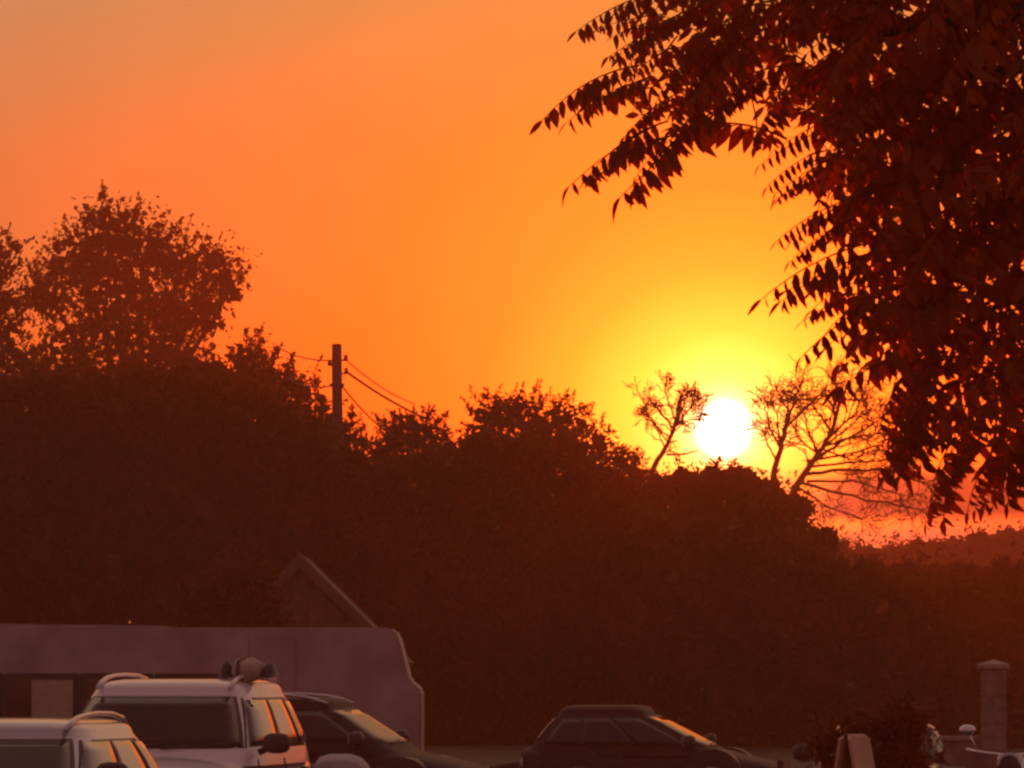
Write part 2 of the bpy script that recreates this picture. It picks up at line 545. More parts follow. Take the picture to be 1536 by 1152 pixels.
# ------------------------------------------------------------------ bare trees on the rise
def bare_tree(label, D, base, limbs, seed, depth_mul=0.7, twig=0.022, spread=0.55, levels=4):
    """limbs: polylines in pixels from the base outwards with a radius in metres"""
    rnd = random.Random(seed)
    b = at(*base, D)
    g = ground_z(b.x, D)
    t = empty('bare_tree', (b.x, D, g - 0.1), 0, label, 'tree')
    off = Vector((b.x, D, g - 0.1))
    MB().tube([(0, 0, 0), (b - off) * 0.5 + Vector((0.03, 0, 0)), b - off], [0.14, 0.12, limbs[0][1] * 1.05], 8).build('trunk', BARK, t, True)
    tw = MB()

    def grow(p, d, ln, r, lv):
        pts, rad = [p], [r]
        n = 4
        for i in range(n):
            d = (d + Vector((rnd.gauss(0, .15), rnd.gauss(0, .15), rnd.gauss(0, .14)))).normalized()
            p = p + d * ln / n
            pts.append(p)
            rad.append(max(twig * 0.55, r * (1 - 0.55 * (i + 1) / n)))
            if lv > 0 and i > 0:
                for _ in range(rnd.choice((1, 1, 2))):
                    d2 = (d + Vector((rnd.gauss(0, spread), rnd.gauss(0, spread * depth_mul), rnd.gauss(0.05, spread)))).normalized()
                    grow(p, d2, ln * rnd.uniform(0.6, 0.95), max(twig * 0.6, r * 0.6), lv - 1)
        tw.tube(pts, rad, 5, False)

    for poly, r, lv, ln in limbs:
        pts = [at(x, y, D) - off for x, y in poly]
        for i in range(1, len(pts)):
            pts[i].y += rnd.uniform(-0.5, 0.5) * i * depth_mul
        fine = []
        for i in range(len(pts) - 1):
            for k in range(4):
                q = pts[i].lerp(pts[i + 1], k / 4)
                fine.append(q + Vector((rnd.gauss(0, 1), rnd.gauss(0, 1), rnd.gauss(0, 1))) * 0.02 * (i + k > 0))
        pts = fine + [pts[-1]]
        n = len(pts)
        MB().tube(pts, [r * (1 - 0.6 * i / max(1, n - 1)) for i in range(n)], 6).build('limb', BARK, t, True)
        if lv >= 0:
            for i in range(3, n):
                d = (pts[i] - pts[i - 1]).normalized()
                for _ in range(1 if i < n - 1 else 3):
                    d2 = (d + Vector((rnd.gauss(0, spread), rnd.gauss(0, spread * depth_mul), rnd.gauss(0, spread)))).normalized()
                    grow(pts[i], d2, ln * rnd.uniform(0.7, 1.2), r * 0.36, lv)
    tw.build('twig', BARK, t, True)['kind'] = 'stuff'
    return t


bare_tree('small lone leaning tree with a tuft of twigs, just left of the sun', 160, (975, 712),
          [([(975, 712), (998, 672), (1012, 640), (1018, 605)], 0.10, 2, 0.42), ([(1012, 640), (1030, 620), (1044, 600)], 0.045, 2, 0.36),
           ([(1012, 645), (990, 620), (976, 598)], 0.045, 2, 0.36), ([(1002, 664), (975, 625), (956, 588)], 0.03, 1, 0.3), ([(1014, 636), (1004, 608), (998, 588)], 0.04, 2, 0.36), ([(1012, 642), (1024, 612), (1030, 590)], 0.04, 2, 0.36), ([(1010, 648), (1030, 632), (1046, 622)], 0.03, 2, 0.3), ([(1006, 655), (984, 640), (970, 622)], 0.03, 2, 0.3),
           ([(1000, 682), (1025, 682), (1048, 676)], 0.045, -1, 0.25)], 5, spread=0.62, twig=0.018)
bare_tree('wide twiggy leafless tree just right of the sun', 162, (1160, 712),
          [([(1160, 712), (1170, 672), (1180, 640), (1195, 590)], 0.11, 2, 0.62), ([(1170, 672), (1153, 638), (1147, 606)], 0.05, 2, 0.42),
           ([(1180, 640), (1212, 610), (1236, 584)], 0.06, 2, 0.55), ([(1165, 690), (1152, 668), (1146, 645)], 0.04, 2, 0.35), ([(1172, 668), (1166, 625), (1160, 595)], 0.04, 2, 0.45)], 11, spread=0.62, twig=0.018)
bare_tree('spreading leafless tree with drooping right hand boughs, half hidden by hanging leaves', 164, (1190, 735),
          [([(1190, 735), (1222, 690), (1250, 650), (1262, 600)], 0.13, 2, 0.75), ([(1222, 690), (1262, 662), (1312, 635)], 0.07, 2, 0.7), ([(1222, 690), (1275, 680), (1320, 668)], 0.05, 2, 0.6),
           ([(1205, 712), (1262, 705), (1330, 705), (1385, 722)], 0.07, 2, 0.62), ([(1200, 724), (1250, 738), (1310, 752), (1380, 766)], 0.06, 2, 0.5),
           ([(1250, 650), (1225, 615), (1212, 590)], 0.05, 2, 0.6), ([(1195, 730), (1230, 755), (1290, 778)], 0.05, 2, 0.42), ([(1235, 672), (1275, 640), (1300, 612)], 0.05, 2, 0.55), ([(1250, 650), (1282, 618), (1296, 590)], 0.05, 2, 0.6), ([(1240, 668), (1285, 655), (1325, 650)], 0.05, 2, 0.55), ([(1215, 700), (1290, 692), (1345, 690)], 0.05, 2, 0.55), ([(1210, 722), (1280, 722), (1350, 740)], 0.05, 2, 0.55), ([(1228, 684), (1212, 650), (1205, 615)], 0.05, 2, 0.6)], 23, spread=0.62, twig=0.018)


# ------------------------------------------------------------------ utility pole and its wires
PD = 118
pole_t = empty('utility_pole', (at(506, 1000, PD).x, PD, 0), 0, 'dark wooden utility pole standing in the shrubs on the skyline', 'pole')
ptop = at(503, 519, PD).z
MB().tube([(0, 0, -0.3), (0.03, 0, ptop * 0.5), (-0.03, 0, ptop - 0.25), (-0.03, 0, ptop)], [0.17, 0.15, 0.125, 0.12], 12).build('post', POLE, pole_t, True)
MB().tube([(-0.03, 0, ptop), (-0.03, 0, ptop + 0.05)], [0.135, 0.10], 12).build('cap', TRIM, pole_t, True)
for z, dx in ((0.42, -0.2), (0.62, 0.2), (0.30, 0.19)):
    ins = MB().tube([(dx, -0.02, ptop - z - 0.07), (dx, -0.02, ptop - z - 0.02), (dx, -0.02, ptop - z + 0.02), (dx, -0.02, ptop - z + 0.08)], [0.03, 0.06, 0.04, 0.055], 8)
    ins.tube([(0, -0.02, ptop - z - 0.05), (dx, -0.02, ptop - z - 0.05)], 0.02, 6)
    ins.build('insulator', TRIM, pole_t, True)
MB().box((-0.20, -0.16, ptop - 1.0), (0.16, -0.12, ptop - 0.92)).build('bracket', TRIM, pole_t)


def wire(label, a, b, sag, r=0.022):
    pts = []
    for k in range(13):
        t = k / 12
        p = a.lerp(b, t)
        p.z -= sag * 4 * t * (1 - t)
        pts.append(p)
    o = MB().tube(pts, r, 6).build('overhead_wire', WIRE, None, True)
    return tag(o, label, 'wire', 'overhead wires on the pole')


px0 = pole_t.location.x
wire('upper thick overhead wire running from the pole down to the right', Vector((px0 + 0.2, PD - 0.02, ptop - 0.62)), at(640, 628, 128), 0.08, 0.030)
wire('thin overhead wire just above the thick one right of the pole', Vector((px0 + 0.19, PD - 0.02, ptop - 0.33)), at(622, 606, 129), 0.12, 0.016)
wire('lowest overhead wire right of the pole, close to the shrubs', Vector((px0 + 0.1, PD - 0.15, ptop - 0.98)), at(590, 655, 122), 0.10, 0.020)
wire('nearly level overhead wire reaching left from the pole top', Vector((px0 - 0.2, PD - 0.02, ptop - 0.35)), at(415, 520, 122), 0.10, 0.018)
wire('second overhead wire left of the pole, sagging into the shrub', Vector((px0 - 0.18, PD - 0.15, ptop - 0.98)), at(430, 566, 122), 0.12, 0.018)

# ------------------------------------------------------------------ the shed behind the caravan
SD = 84
s = 1 / ppm(SD)
ap = at(450, 838, SD)
shed = empty('garden_shed', (ap.x, SD, 0), 0, 'brown timber shed with a steep pale edged gable behind the caravan', 'shed')
hw, ez = 1.62, ap.z - 1.60
MB().prism([(-hw, 0, 0), (hw, 0, 0), (hw, 0, ez), (0, 0, ap.z - 0.06), (-hw, 0, ez)], (0, 4.2, 0)).build('wall', TIMBER, shed)
for sx in (-1, 1):
    n = Vector((sx * 0.70, 0, 0.71))
    a0, a1 = Vector((0, 0, ap.z - 0.02)), Vector((sx * (hw + 0.22), 0, ez - 0.24))
    MB().prism([a0, a1, a1 + n * 0.07, a0 + Vector((0, 0, 0.10))], (0, 4.5, 0), Matrix.Translation((0, -0.15, 0))).build('roof', SLATE, shed)
    d = n * -0.055
    MB().prism([a0, a1, a1 + d, a0 + Vector((0, 0, -0.15))], (0, 0.03, 0), Matrix.Translation((0, -0.14, 0))).build('bargeboard', PALE_WOOD, shed)
for k in range(11):
    x = -hw + 0.147 + k * (2 * hw / 11)
    zt = ez + (ap.z - ez) * (1 - abs(x) / hw) - 0.25
    MB().box((x - 0.14, -0.03, 0.02), (x + 0.14, -0.002, zt)).build('plank', TIMBER, shed)
leafy('shrub', 'broad shrub growing over the left half of the shed gable', 'shrub', 80,
      [(385, 880, 42), (340, 890, 55), (400, 925, 48), (300, 910, 60), (350, 960, 60)], CROWN, 0.12, 80)

# ------------------------------------------------------------------ caravan
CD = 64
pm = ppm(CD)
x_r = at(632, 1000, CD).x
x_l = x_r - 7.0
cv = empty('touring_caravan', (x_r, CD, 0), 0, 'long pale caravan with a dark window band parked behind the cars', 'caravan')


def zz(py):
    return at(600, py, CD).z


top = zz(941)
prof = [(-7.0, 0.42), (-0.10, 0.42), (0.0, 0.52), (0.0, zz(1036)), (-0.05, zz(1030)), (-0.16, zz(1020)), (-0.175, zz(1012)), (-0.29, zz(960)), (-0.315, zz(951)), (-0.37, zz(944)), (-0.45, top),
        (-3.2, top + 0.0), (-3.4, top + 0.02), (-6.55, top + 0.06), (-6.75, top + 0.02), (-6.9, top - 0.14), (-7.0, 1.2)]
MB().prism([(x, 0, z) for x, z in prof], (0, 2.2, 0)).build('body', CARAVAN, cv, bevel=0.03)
# a lighter roof strip and the recessed dark window band
for k, (a, b) in enumerate(((0, 1), (1, 2), (2, 3), (3, 4))):
    wx0 = -6.45 + k * 0.985
    fr = MB()
    z0, z1 = zz(1082), zz(1010)
    fr.box((wx0, -0.035, z0), (wx0 + 0.97, -0.004, z1))
    f = fr.build('window', TRIM, cv, bevel=0.012)
    MB().box((wx0 + 0.05, -0.042, z0 + 0.05), (wx0 + 0.92, -0.0352, z1 - 0.05)).build('pane', GLASS, f)
bl = MB().box((at(48, 1000, CD).x - x_r, -0.052, zz(1076)), (at(110, 1000, CD).x - x_r, -0.043, zz(1020))).build('window_blind', BLIND, cv, bevel=0.003)
MB().box((-2.25, -0.03, 0.55), (-1.65, -0.003, zz(955))).build('door', CARAVAN, cv, bevel=0.01)
MB().box((-1.74, -0.06, 1.15), (-1.70, -0.031, 1.3)).build('door_handle', TRIM, cv)
MB().tube([(-0.05, 0.5, 0.45), (0.9, 1.1, 0.42)], 0.04).tube([(-0.05, 1.7, 0.45), (0.9, 1.1, 0.42)], 0.04).tube([(0.9, 1.1, 0.42), (1.3, 1.1, 0.5)], 0.05).build('tow_hitch', TRIM, cv, True)
for sy in (0.12, 2.08):
    w = MB().tube([(-3.6, sy - 0.09, 0.32), (-3.6, sy + 0.09, 0.32)], 0.32, 20).build('wheel', RUBBER, cv)
    MB().tube([(-3.6, sy - 0.10, 0.32), (-3.6, sy + 0.10, 0.32)], 0.19, 16).build('rim', CHROME, w)


# ------------------------------------------------------------------ cars
def se(n, a, b, t):
    c, s_ = math.cos(t), math.sin(t)
    return (math.copysign(a * abs(c) ** (2 / n), c), math.copysign(b * abs(s_) ** (2 / n), s_))


def make_car(name, label, px, py_roof, D, yaw, paint, Lc=4.4, W=1.82, H=1.62, belt=1.02, hood=1.0, nose=0.78, cowl=0.42, wind=0.75, rear=0.35, tail=0.05,
             rails=False, tumble=0.20, anchor=(0.0, 0.0), rail_mat=None, roof_mat=None, side_glass=None):
    """local x is forward. cowl = distance of the windscreen foot ahead of the middle, wind = run of the windscreen, rear = run of the back window"""
    p = at(px, 1000, D)
    ca, sa = math.cos(yaw), math.sin(yaw)
    ax, ay = anchor
    t = empty(name, (p.x - (ax * ca - ay * sa), D - (ax * sa + ay * ca), 0), yaw, label, 'car', 'parked cars')
    hl, hwid = Lc / 2, W / 2
    # ---- lower body, a loft of rounded sections
    rows = []
    st = [-1, -0.995, -0.97, -0.9, -0.75, -0.5, -0.25, 0, 0.2, 0.4, 0.55, 0.7, 0.82, 0.91, 0.965, 0.99, 1.0]
    for u in st:
        x = u * hl
        endf = max(0, 1 - abs(u) ** 26)
        wid = hwid * (1 - 0.10 * max(0, u) ** 4 - 0.05 * max(0, -u) ** 4) * (0.80 + 0.20 * endf ** 0.6)
        if x > cowl - 0.15:
            k = min(1, (x - cowl + 0.15) / (hl - cowl + 0.15))
            zh = belt + (hood - belt) * min(1, k * 4) - (hood - nose) * k ** 2.2
        else:
            zh = belt + 0.03 * (-u)
        zl = 0.24 + 0.12 * abs(u) ** 8
        mid = (zh + zl) / 2
        hh = (zh - zl) / 2 * (0.72 + 0.28 * endf ** 0.5)
        ring = []
        for k in range(28):
            y, z = se(3.6, wid, hh, 2 * math.pi * k / 28 + 0.001)
            tz = (z / hh + 1) / 2
            y *= 1 - 0.05 * max(0, tz - 0.55) / 0.45
            ring.append((x, y, mid + z))
        rows.append(ring)
    mb = MB().grid(rows, True)
    n = 28
    mb.f.append(tuple(range(n)))
    mb.f.append(tuple((len(st) - 1) * n + k for k in range(n)))
    body = mb.build('body', paint, t, True)
    # ---- cabin
    zs = H - 0.11
    zb = belt - 0.10
    xf0, xf1 = cowl, cowl - wind
    xr0, xr1 = -hl + tail, -hl + tail + rear
    w0, w1 = hwid * 0.955, hwid * 0.955 - tumble

    def lay(v):
        bow = v + 0.10 * math.sin(math.pi * v)
        return (xf0 + (xf1 - xf0) * v, xr0 + (xr1 - xr0) * (v ** 1.3), w0 + (w1 - w0) * (v ** 1.5), zb + (zs - zb) * v)

    EX = 5.5

    def outline(v, scale=1.0, z=None):
        xf, xr, w, zv = lay(v)
        a, c = (xf - xr) / 2, (xf + xr) / 2
        pts = []
        for k in range(48):
            X, Y = se(EX, a * scale, w * scale, 2 * math.pi * k / 48)
            pts.append((c + X, Y, zv if z is None else z))
        return pts

    rows = [outline(v) for v in (0, 0.15, 0.3, 0.45, 0.6, 0.75, 0.88, 1.0)]
    for s_ in (0.985, 0.96, 0.92, 0.85, 0.7, 0.45, 0.2, 0.02):
        rows.append(outline(1.0, s_, zs + 0.11 * (1 - s_ ** 7) ** 0.55))
    MB().grid(rows, True).build('cabin', roof_mat or paint, t, True)

    def side(x, v, sgn, off):
        xf, xr, w, z = lay(v)
        a, c = (xf - xr) / 2, (xf + xr) / 2
        X = min(0.999, abs((x - c) / a))
        return (x, sgn * (w * (1 - X ** EX) ** (1 / EX) + off), z)

    def front(yf, v, off, back=False):
        xf, xr, w, z = lay(v)
        a, c = (xf - xr) / 2, (xf + xr) / 2
        X = a * (1 - abs(yf) ** EX) ** (1 / EX) + off
        return (c - X if back else c + X, yf * w, z)

    def patch(rows, nm, m, parent, skirt):
        g = MB().grid(rows)
        o = g.build(nm, m, parent, True)
        md = o.modifiers.new('solid', 'SOLIDIFY')
        md.thickness = 0.006
        md.offset = 0
        return o

    vs = [0.26 + 0.66 * k / 6 for k in range(7)]
    yfs = [-0.86 + 1.72 * k / 14 for k in range(15)]
    patch([[front(y, v, 0.006) for y in [q * 1.035 for q in yfs]] for v in [0.24 + 0.70 * k / 6 for k in range(7)]], 'windscreen_seal', TRIM, t, 0)
    patch([[front(y, v, 0.014) for y in yfs] for v in vs], 'windscreen', GLASS, t, 0)
    patch([[front(y, v, 0.010, True) for y in yfs] for v in [0.36 + 0.52 * k / 6 for k in range(7)]], 'rear_window', GLASS, t, 0)
    # side glass: three panes each side on a dark surround
    for sgn in (-1, 1):
        def xat(frac, v):
            xf, xr, w, z = lay(v)
            return xf - 0.13 - frac * ((xf - xr) - 0.26)

        def pane(f0, f1, v0, v1, off, nm, m):
            rows = []
            for k in range(5):
                v = v0 + (v1 - v0) * k / 4
                rows.append([side(xat(f0 + (f1 - f0) * j / 6, v), v, sgn, off) for j in range(7)])
            return patch(rows, nm, m, t, 0)

        pane(0.02, 0.985, 0.24, 0.92, 0.004, 'window_surround', TRIM)
        pane(0.04, 0.36, 0.27, 0.89, 0.011, 'side_window', side_glass or SIDE_GLASS)
        pane(0.39, 0.70, 0.27, 0.89, 0.011, 'side_window', side_glass or SIDE_GLASS)
        pane(0.74, 0.955, 0.29, 0.86, 0.011, 'side_window', side_glass or SIDE_GLASS)
        if rails:
            xf, xr, w, z = lay(1.0)
            xa, xb = xf - 0.20, xr + 0.20
            zt = H - 0.015
            yy = sgn * (w - 0.10)
            MB().tube([(xa + 0.16, yy, zt - 0.06), (xa + 0.02, yy, zt - 0.015), (xa - 0.14, yy, zt + 0.022), (xa - 0.40, yy, zt + 0.042), ((xa + xb) / 2, yy, zt + 0.05), (xb + 0.3, yy, zt + 0.042), (xb + 0.05, yy, zt + 0.01), (xb - 0.08, yy, zt - 0.05)],
                      [0.018, 0.022, 0.019, 0.016, 0.016, 0.018, 0.022, 0.018], 8).build('roof_rail', rail_mat or paint, t, True)
        # door mirror
        mx = cowl - 0.36
        mir = MB()
        rws = []
        for u in (-1, -0.85, -0.5, 0, 0.5, 0.85, 1):
            sc_ = (1 - abs(u) ** 3) ** 0.5 * 0.9 + 0.1
            rws.append([(mx - 0.06 + u * 0.075, sgn * (hwid + 0.09) + yz[0], belt + 0.085 + yz[1]) for yz in [se(3, 0.115 * sc_, 0.085 * sc_, 2 * math.pi * k / 14) for k in range(14)]])
        mir.grid(rws, True)
        mir.tube([(mx - 0.06, sgn * (hwid - 0.06), belt + 0.01), (mx - 0.06, sgn * (hwid + 0.03), belt + 0.05)], 0.028, 8)
        mo = mir.build('door_mirror', TRIM, t, True)
        MB().box((mx - 0.142, sgn * (hwid + 0.09) - 0.085, belt + 0.03), (mx - 0.136, sgn * (hwid + 0.09) + 0.085, belt + 0.14)).build('mirror_glass', CHROME, mo)
        for fx in (cowl - 1.12, cowl - 2.05):
            MB().box((fx - 0.10, sgn * (hwid - 0.030) - 0.022, belt - 0.17), (fx + 0.10, sgn * (hwid - 0.030) + 0.022, belt - 0.135)).build('door_handle', TRIM, t, bevel=0.008)
        for dx in (-0.34, -1.32, -2.30):
            seam = []
            for k in range(6):
                z = belt - 0.05 - k * 0.09
                seam.append((cowl + dx - 0.02 * k, sgn * (hwid * (0.955 + 0.045 * min(1, (belt - z) / 0.30)) - 0.012), z))
            MB().tube(seam, 0.007, 5).build('door_seam', TRIM, t)
        # lamps
        for nm, u, m, zc in (('headlight', 0.955, LAMPGLASS, nose - 0.13), ('tail_light', -0.965, LAMPGLASS, belt - 0.18)):
            rws = []
            for q in (0.05, 0.4, 0.7, 0.9, 1.0):
                rws.append([(u * hl + math.copysign(0.075, u) * (1 - q ** 2), sgn * hwid * 0.70 + a, zc + b) for a, b in [se(2.6, 0.20 * q, 0.085 * q, 2 * math.pi * k / 16) for k in range(16)]])
            MB().grid(rws, True).build(nm, m, t, True)
        for wx in (hl - 0.82, -hl + 0.78):
            MB().tube([(wx, sgn * (hwid - 0.24), 0.36), (wx, sgn * (hwid + 0.004), 0.36)], 0.40, 28).build('wheel_arch', TRIM, t)
            w = empty('wheel', (wx, sgn * (hwid - 0.09), 0.325))
            w.parent = t
            MB().tube([(0, -0.105, 0), (0, -0.09, 0), (0, 0.09, 0), (0, 0.105, 0)], [0.295, 0.325, 0.325, 0.295], 28).build('tyre', RUBBER, w)
            MB().tube([(0, -0.112, 0), (0, 0.112, 0)], [0.21, 0.21], 20).build('rim', CHROME, w)
    MB().box((hl - 0.06, -hwid * 0.45, 0.46), (hl + 0.012, hwid * 0.45, 0.62)).build('grille', TRIM, t, bevel=0.015)
    MB().box((hl - 0.10, -hwid * 0.86, 0.26), (hl + 0.02, hwid * 0.86, 0.40)).build('bumper', TRIM, t, bevel=0.03)
    # wipers
    wp = MB()
    for y0 in (-0.45, 0.12):
        a = Vector(front(y0, 0.24, 0.03))
        b = Vector(front(y0 + 0.62, 0.30, 0.03))
        wp.tube([a, b], 0.009, 6)
    wp.build('wiper', TRIM, t)
    return t


DOWN = -math.pi / 2
suv = make_car('parked_car', 'white sport utility car with roof rails and a bundle on its roof', 216, 1018, 40, DOWN - R(10), WHITE_PAINT, 4.45, 1.86, 1.655, 1.04, 1.03, 0.85, 0.62, 0.62, 0.25,
               rails=True, anchor=(0.62, 0.0), tumble=0.22)
est = make_car('parked_car', 'silver estate car nearest the camera, cut by the lower left corner', -68, 1080, 33, DOWN - R(11), SILVER_PAINT, 4.5, 1.80, 1.385, 0.93, 0.92, 0.72, 0.60, 0.72, 0.35,
               rails=True, anchor=(0.6, 0.0), tumble=0.20)
make_car('parked_car', 'black hatchback half hidden behind the white car, nose to the right', 520, 1046, 56, R(-14), BLACK_PAINT, 3.6, 1.74, 1.43, 0.88, 0.78, 0.58, 0.92, 0.85, 0.4,
         rails=True, anchor=(0.1, 0.0), rail_mat=SILVER_PAINT, side_glass=GLASS)
make_car('parked_car', 'dark car alone in the middle foreground with a pale gleam along its roof', 985, 1050, 62, R(-11), NAVY_PAINT, 3.3, 1.60, 1.30, 0.76, 0.68, 0.52, 0.98, 1.05, 0.4, anchor=(0.0, 0.0), side_glass=GLASS)
make_car('parked_car', 'low dark grey car beside the gate pier, half behind a bush', 1332, 1090, 50, DOWN - R(3), GREY_PAINT, 3.6, 1.55, 1.19, 0.80, 0.82, 0.68, 0.6, 0.6, 0.3, anchor=(0.6, 0.0), side_glass=GLASS)

# bundle tied to the white car's roof
rp_ = at(370, 1012, 40.9)
rz_ = 1.63
bu = empty('luggage_bundle', (rp_.x, 41.2, rz_), R(-9), 'lumpy tan bundle with dark rounded ends on the white car roof', 'luggage')
rws = []
for u in (-1, -0.9, -0.6, -0.2, 0.2, 0.6, 0.9, 1):
    q = (1 - abs(u) ** 4) ** 0.5 * 0.85 + 0.15
    rws.append([(u * 0.13, a * (1 + 0.1 * math.sin(9 * u + b * 20)), 0.10 + b * (1 + 0.12 * math.sin(7 * u))) for a, b in [se(2.4, 0.22 * q, 0.095 * q, 2 * math.pi * k / 18) for k in range(18)]])
mbb = MB().grid(rws, True)
mbb.f += [tuple(range(18)), tuple(7 * 18 + k for k in range(18))]
mbb.build('sack', CANVAS, bu, True)
for sx, h in ((-1, 0.19), (1, 0.17)):
    rws = []
    for u in (0.02, 0.4, 0.7, 0.9, 1.0, 1.0):
        zt = h * math.sqrt(max(0, 1 - (u * 0.98) ** 2))
        rws.append([(sx * 0.185 + 0.066 * u * math.cos(2 * math.pi * k / 16), 0.14 * u * math.sin(2 * math.pi * k / 16), zt) for k in range(16)])
    MB().grid(rws, True).build('end_roll', TRIM, bu, True)
MB().tube([(-0.05, -0.232, 0.02), (-0.05, -0.20, 0.17), (-0.05, 0, 0.205), (-0.05, 0.2, 0.17), (-0.05, 0.232, 0.02)], 0.012, 6).build('strap', TRIM, bu, True)

# covered trailer between the white car and the black hatchback
tp = at(514, 1000, 47)
tr = empty('covered_trailer', (tp.x, 47, 0), 0, 'low grey rounded tarpaulin cover between the white car and the black hatchback', 'trailer')
zt = at(514, 1131, 47).z
rws = []
for y in (-0.6, -0.55, -0.4, 0, 0.4, 0.55, 0.6):
    q = 0.93 + 0.07 * (1 - (abs(y) / 0.6) ** 4)
    rws.append([(-0.26 * q, y, 0.45), (-0.26 * q, y, zt * 0.9 * q), (-0.22 * q, y, zt * 0.97 * q), (-0.12, y, zt * q), (0.08, y, zt * q), (0.17 * q, y, zt * 0.97 * q), (0.24 * q, y, zt * 0.9 * q), (0.28 * q, y, zt * 0.8 * q), (0.28 * q, y, 0.45)])
mbb = MB().grid(rws)
mbb.f += [tuple(range(9)), tuple(6 * 9 + k for k in range(9))]
mbb.build('tarpaulin_cover', TARP, tr, True)
MB().box((-0.25, -0.58, 0.36), (0.27, 0.58, 0.46)).build('chassis', TRIM, tr)
for sx in (-0.30, 0.32):
    MB().tube([(sx - 0.05, 0, 0.24), (sx + 0.05, 0, 0.24)], 0.24, 18).build('wheel', RUBBER, tr)
MB().tube([(0, -0.58, 0.38), (0, -1.2, 0.38)], 0.03).tube([(0, -1.2, 0.40), (0, -1.2, 0.0)], 0.025).build('drawbar', TRIM, tr, True)

# ------------------------------------------------------------------ gate pier, low wall, bush, board, motorcycle
GD = 50
gp = at(1490, 1000, GD)
gz = at(1490, 1003, GD).z
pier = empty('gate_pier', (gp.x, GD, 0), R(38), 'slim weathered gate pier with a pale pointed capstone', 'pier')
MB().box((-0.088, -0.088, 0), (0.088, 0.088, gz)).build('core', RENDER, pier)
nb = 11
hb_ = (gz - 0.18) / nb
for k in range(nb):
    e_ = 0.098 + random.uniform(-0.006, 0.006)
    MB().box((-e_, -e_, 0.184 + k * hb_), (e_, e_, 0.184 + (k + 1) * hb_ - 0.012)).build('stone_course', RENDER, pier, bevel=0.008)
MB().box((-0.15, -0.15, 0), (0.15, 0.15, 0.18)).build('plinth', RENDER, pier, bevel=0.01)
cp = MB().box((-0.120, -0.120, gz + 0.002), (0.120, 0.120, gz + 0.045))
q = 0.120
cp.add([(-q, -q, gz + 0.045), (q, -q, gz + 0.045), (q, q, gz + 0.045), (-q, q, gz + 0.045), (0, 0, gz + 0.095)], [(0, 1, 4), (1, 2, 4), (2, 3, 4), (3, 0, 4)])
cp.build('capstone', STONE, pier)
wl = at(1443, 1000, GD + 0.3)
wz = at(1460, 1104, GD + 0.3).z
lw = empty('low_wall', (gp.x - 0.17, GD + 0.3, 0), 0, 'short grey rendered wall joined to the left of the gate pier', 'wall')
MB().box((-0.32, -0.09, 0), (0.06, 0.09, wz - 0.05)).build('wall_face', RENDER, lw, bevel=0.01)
MB().box((-0.34, -0.12, wz - 0.048), (0.05, 0.12, wz)).build('coping', STONE, lw, bevel=0.008)
leafy('garden_bush', 'loose brownish bush in front of the low dark grey car', 'bush', 37,
      [(1232, 1122, 24), (1250, 1112, 24), (1272, 1108, 26), (1296, 1100, 24), (1262, 1150, 34), (1300, 1150, 36), (1318, 1092, 24), (1350, 1075, 26), (1330, 1100, 26), (1372, 1085, 24), (1360, 1110, 34), (1340, 1140, 40), (1370, 1150, 36), (1350, 1200, 44)], CROWN2, 0.055, 500, sprays=26, spray_len=0.16, trunk_r=0.03)

bp = at(1286, 1000, 36.2)
bz = at(1286, 1102, 36.2).z
sb = empty('folding_board', (bp.x, 36.2, 0), R(72), 'tan folding A shaped board standing right below the sun', 'sign')
lean = 0.24
MB().prism([(-0.3, -lean, 0.0), (0.3, -lean, 0.0), (0.3, -0.02, bz - 0.03), (0.22, 0.0, bz), (-0.22, 0.0, bz), (-0.3, -0.02, bz - 0.03)], (0, 0.022, 0)).build('front_board', BOARD, sb)
MB().prism([(-0.3, lean, 0.0), (0.3, lean, 0.0), (0.3, 0.05, bz - 0.03), (0.22, 0.028, bz), (-0.22, 0.028, bz), (-0.3, 0.05, bz - 0.03)], (0, 0.022, 0)).build('rear_board', BOARD, sb)
MB().tube([(-0.26, 0.025, bz - 0.01), (0.26, 0.025, bz - 0.01)], 0.016, 8).build('hinge', TRIM, sb)
MB().tube([(0.28, -0.10, 0.55), (0.28, 0.10, 0.55)], 0.008, 6).build('stay', TRIM, sb)

md = 43
mp_ = at(1526, 1000, md)
mc = empty('motorcycle', (mp_.x, md + 0.3, 0), R(-100), 'motorcycle with chrome mirrors at the right edge of the picture', 'motorcycle')
for wx in (0.72, -0.68):
    w = empty('wheel', (wx, 0, 0.31))
    w.parent = mc
    ring = [[((0.25 + 0.06 * math.cos(b)) * math.cos(a), 0.055 * math.sin(b), (0.25 + 0.06 * math.cos(b)) * math.sin(a)) for b in [2 * math.pi * j / 10 for j in range(10)]] for a in [2 * math.pi * i / 28 for i in range(29)]]
    MB().grid(ring, True).build('tyre', RUBBER, w, True)
    rim = MB().tube([(0, -0.05, 0), (0, 0.05, 0)], 0.05, 10)
    for k in range(10):
        a = 2 * math.pi * k / 10
        rim.tube([(0, 0, 0), (0.21 * math.cos(a), 0, 0.21 * math.sin(a))], 0.007, 5)
    rim.build('rim', CHROME, w)
fork = MB()
for sy in (-0.09, 0.09):
    fork.tube([(0.72, sy, 0.31), (0.45, sy, 0.98)], 0.026, 8)
fork.build('fork', CHROME, mc, True)
MB().tube([(0.44, 0, 0.92), (-0.1, 0, 0.62), (-0.35, 0, 0.45), (-0.68, 0, 0.31)], 0.035, 8).tube([(0.44, 0, 0.80), (0.2, 0, 0.35), (-0.35, 0, 0.35)], 0.03, 8).build('frame', TRIM, mc, True)
rws = []
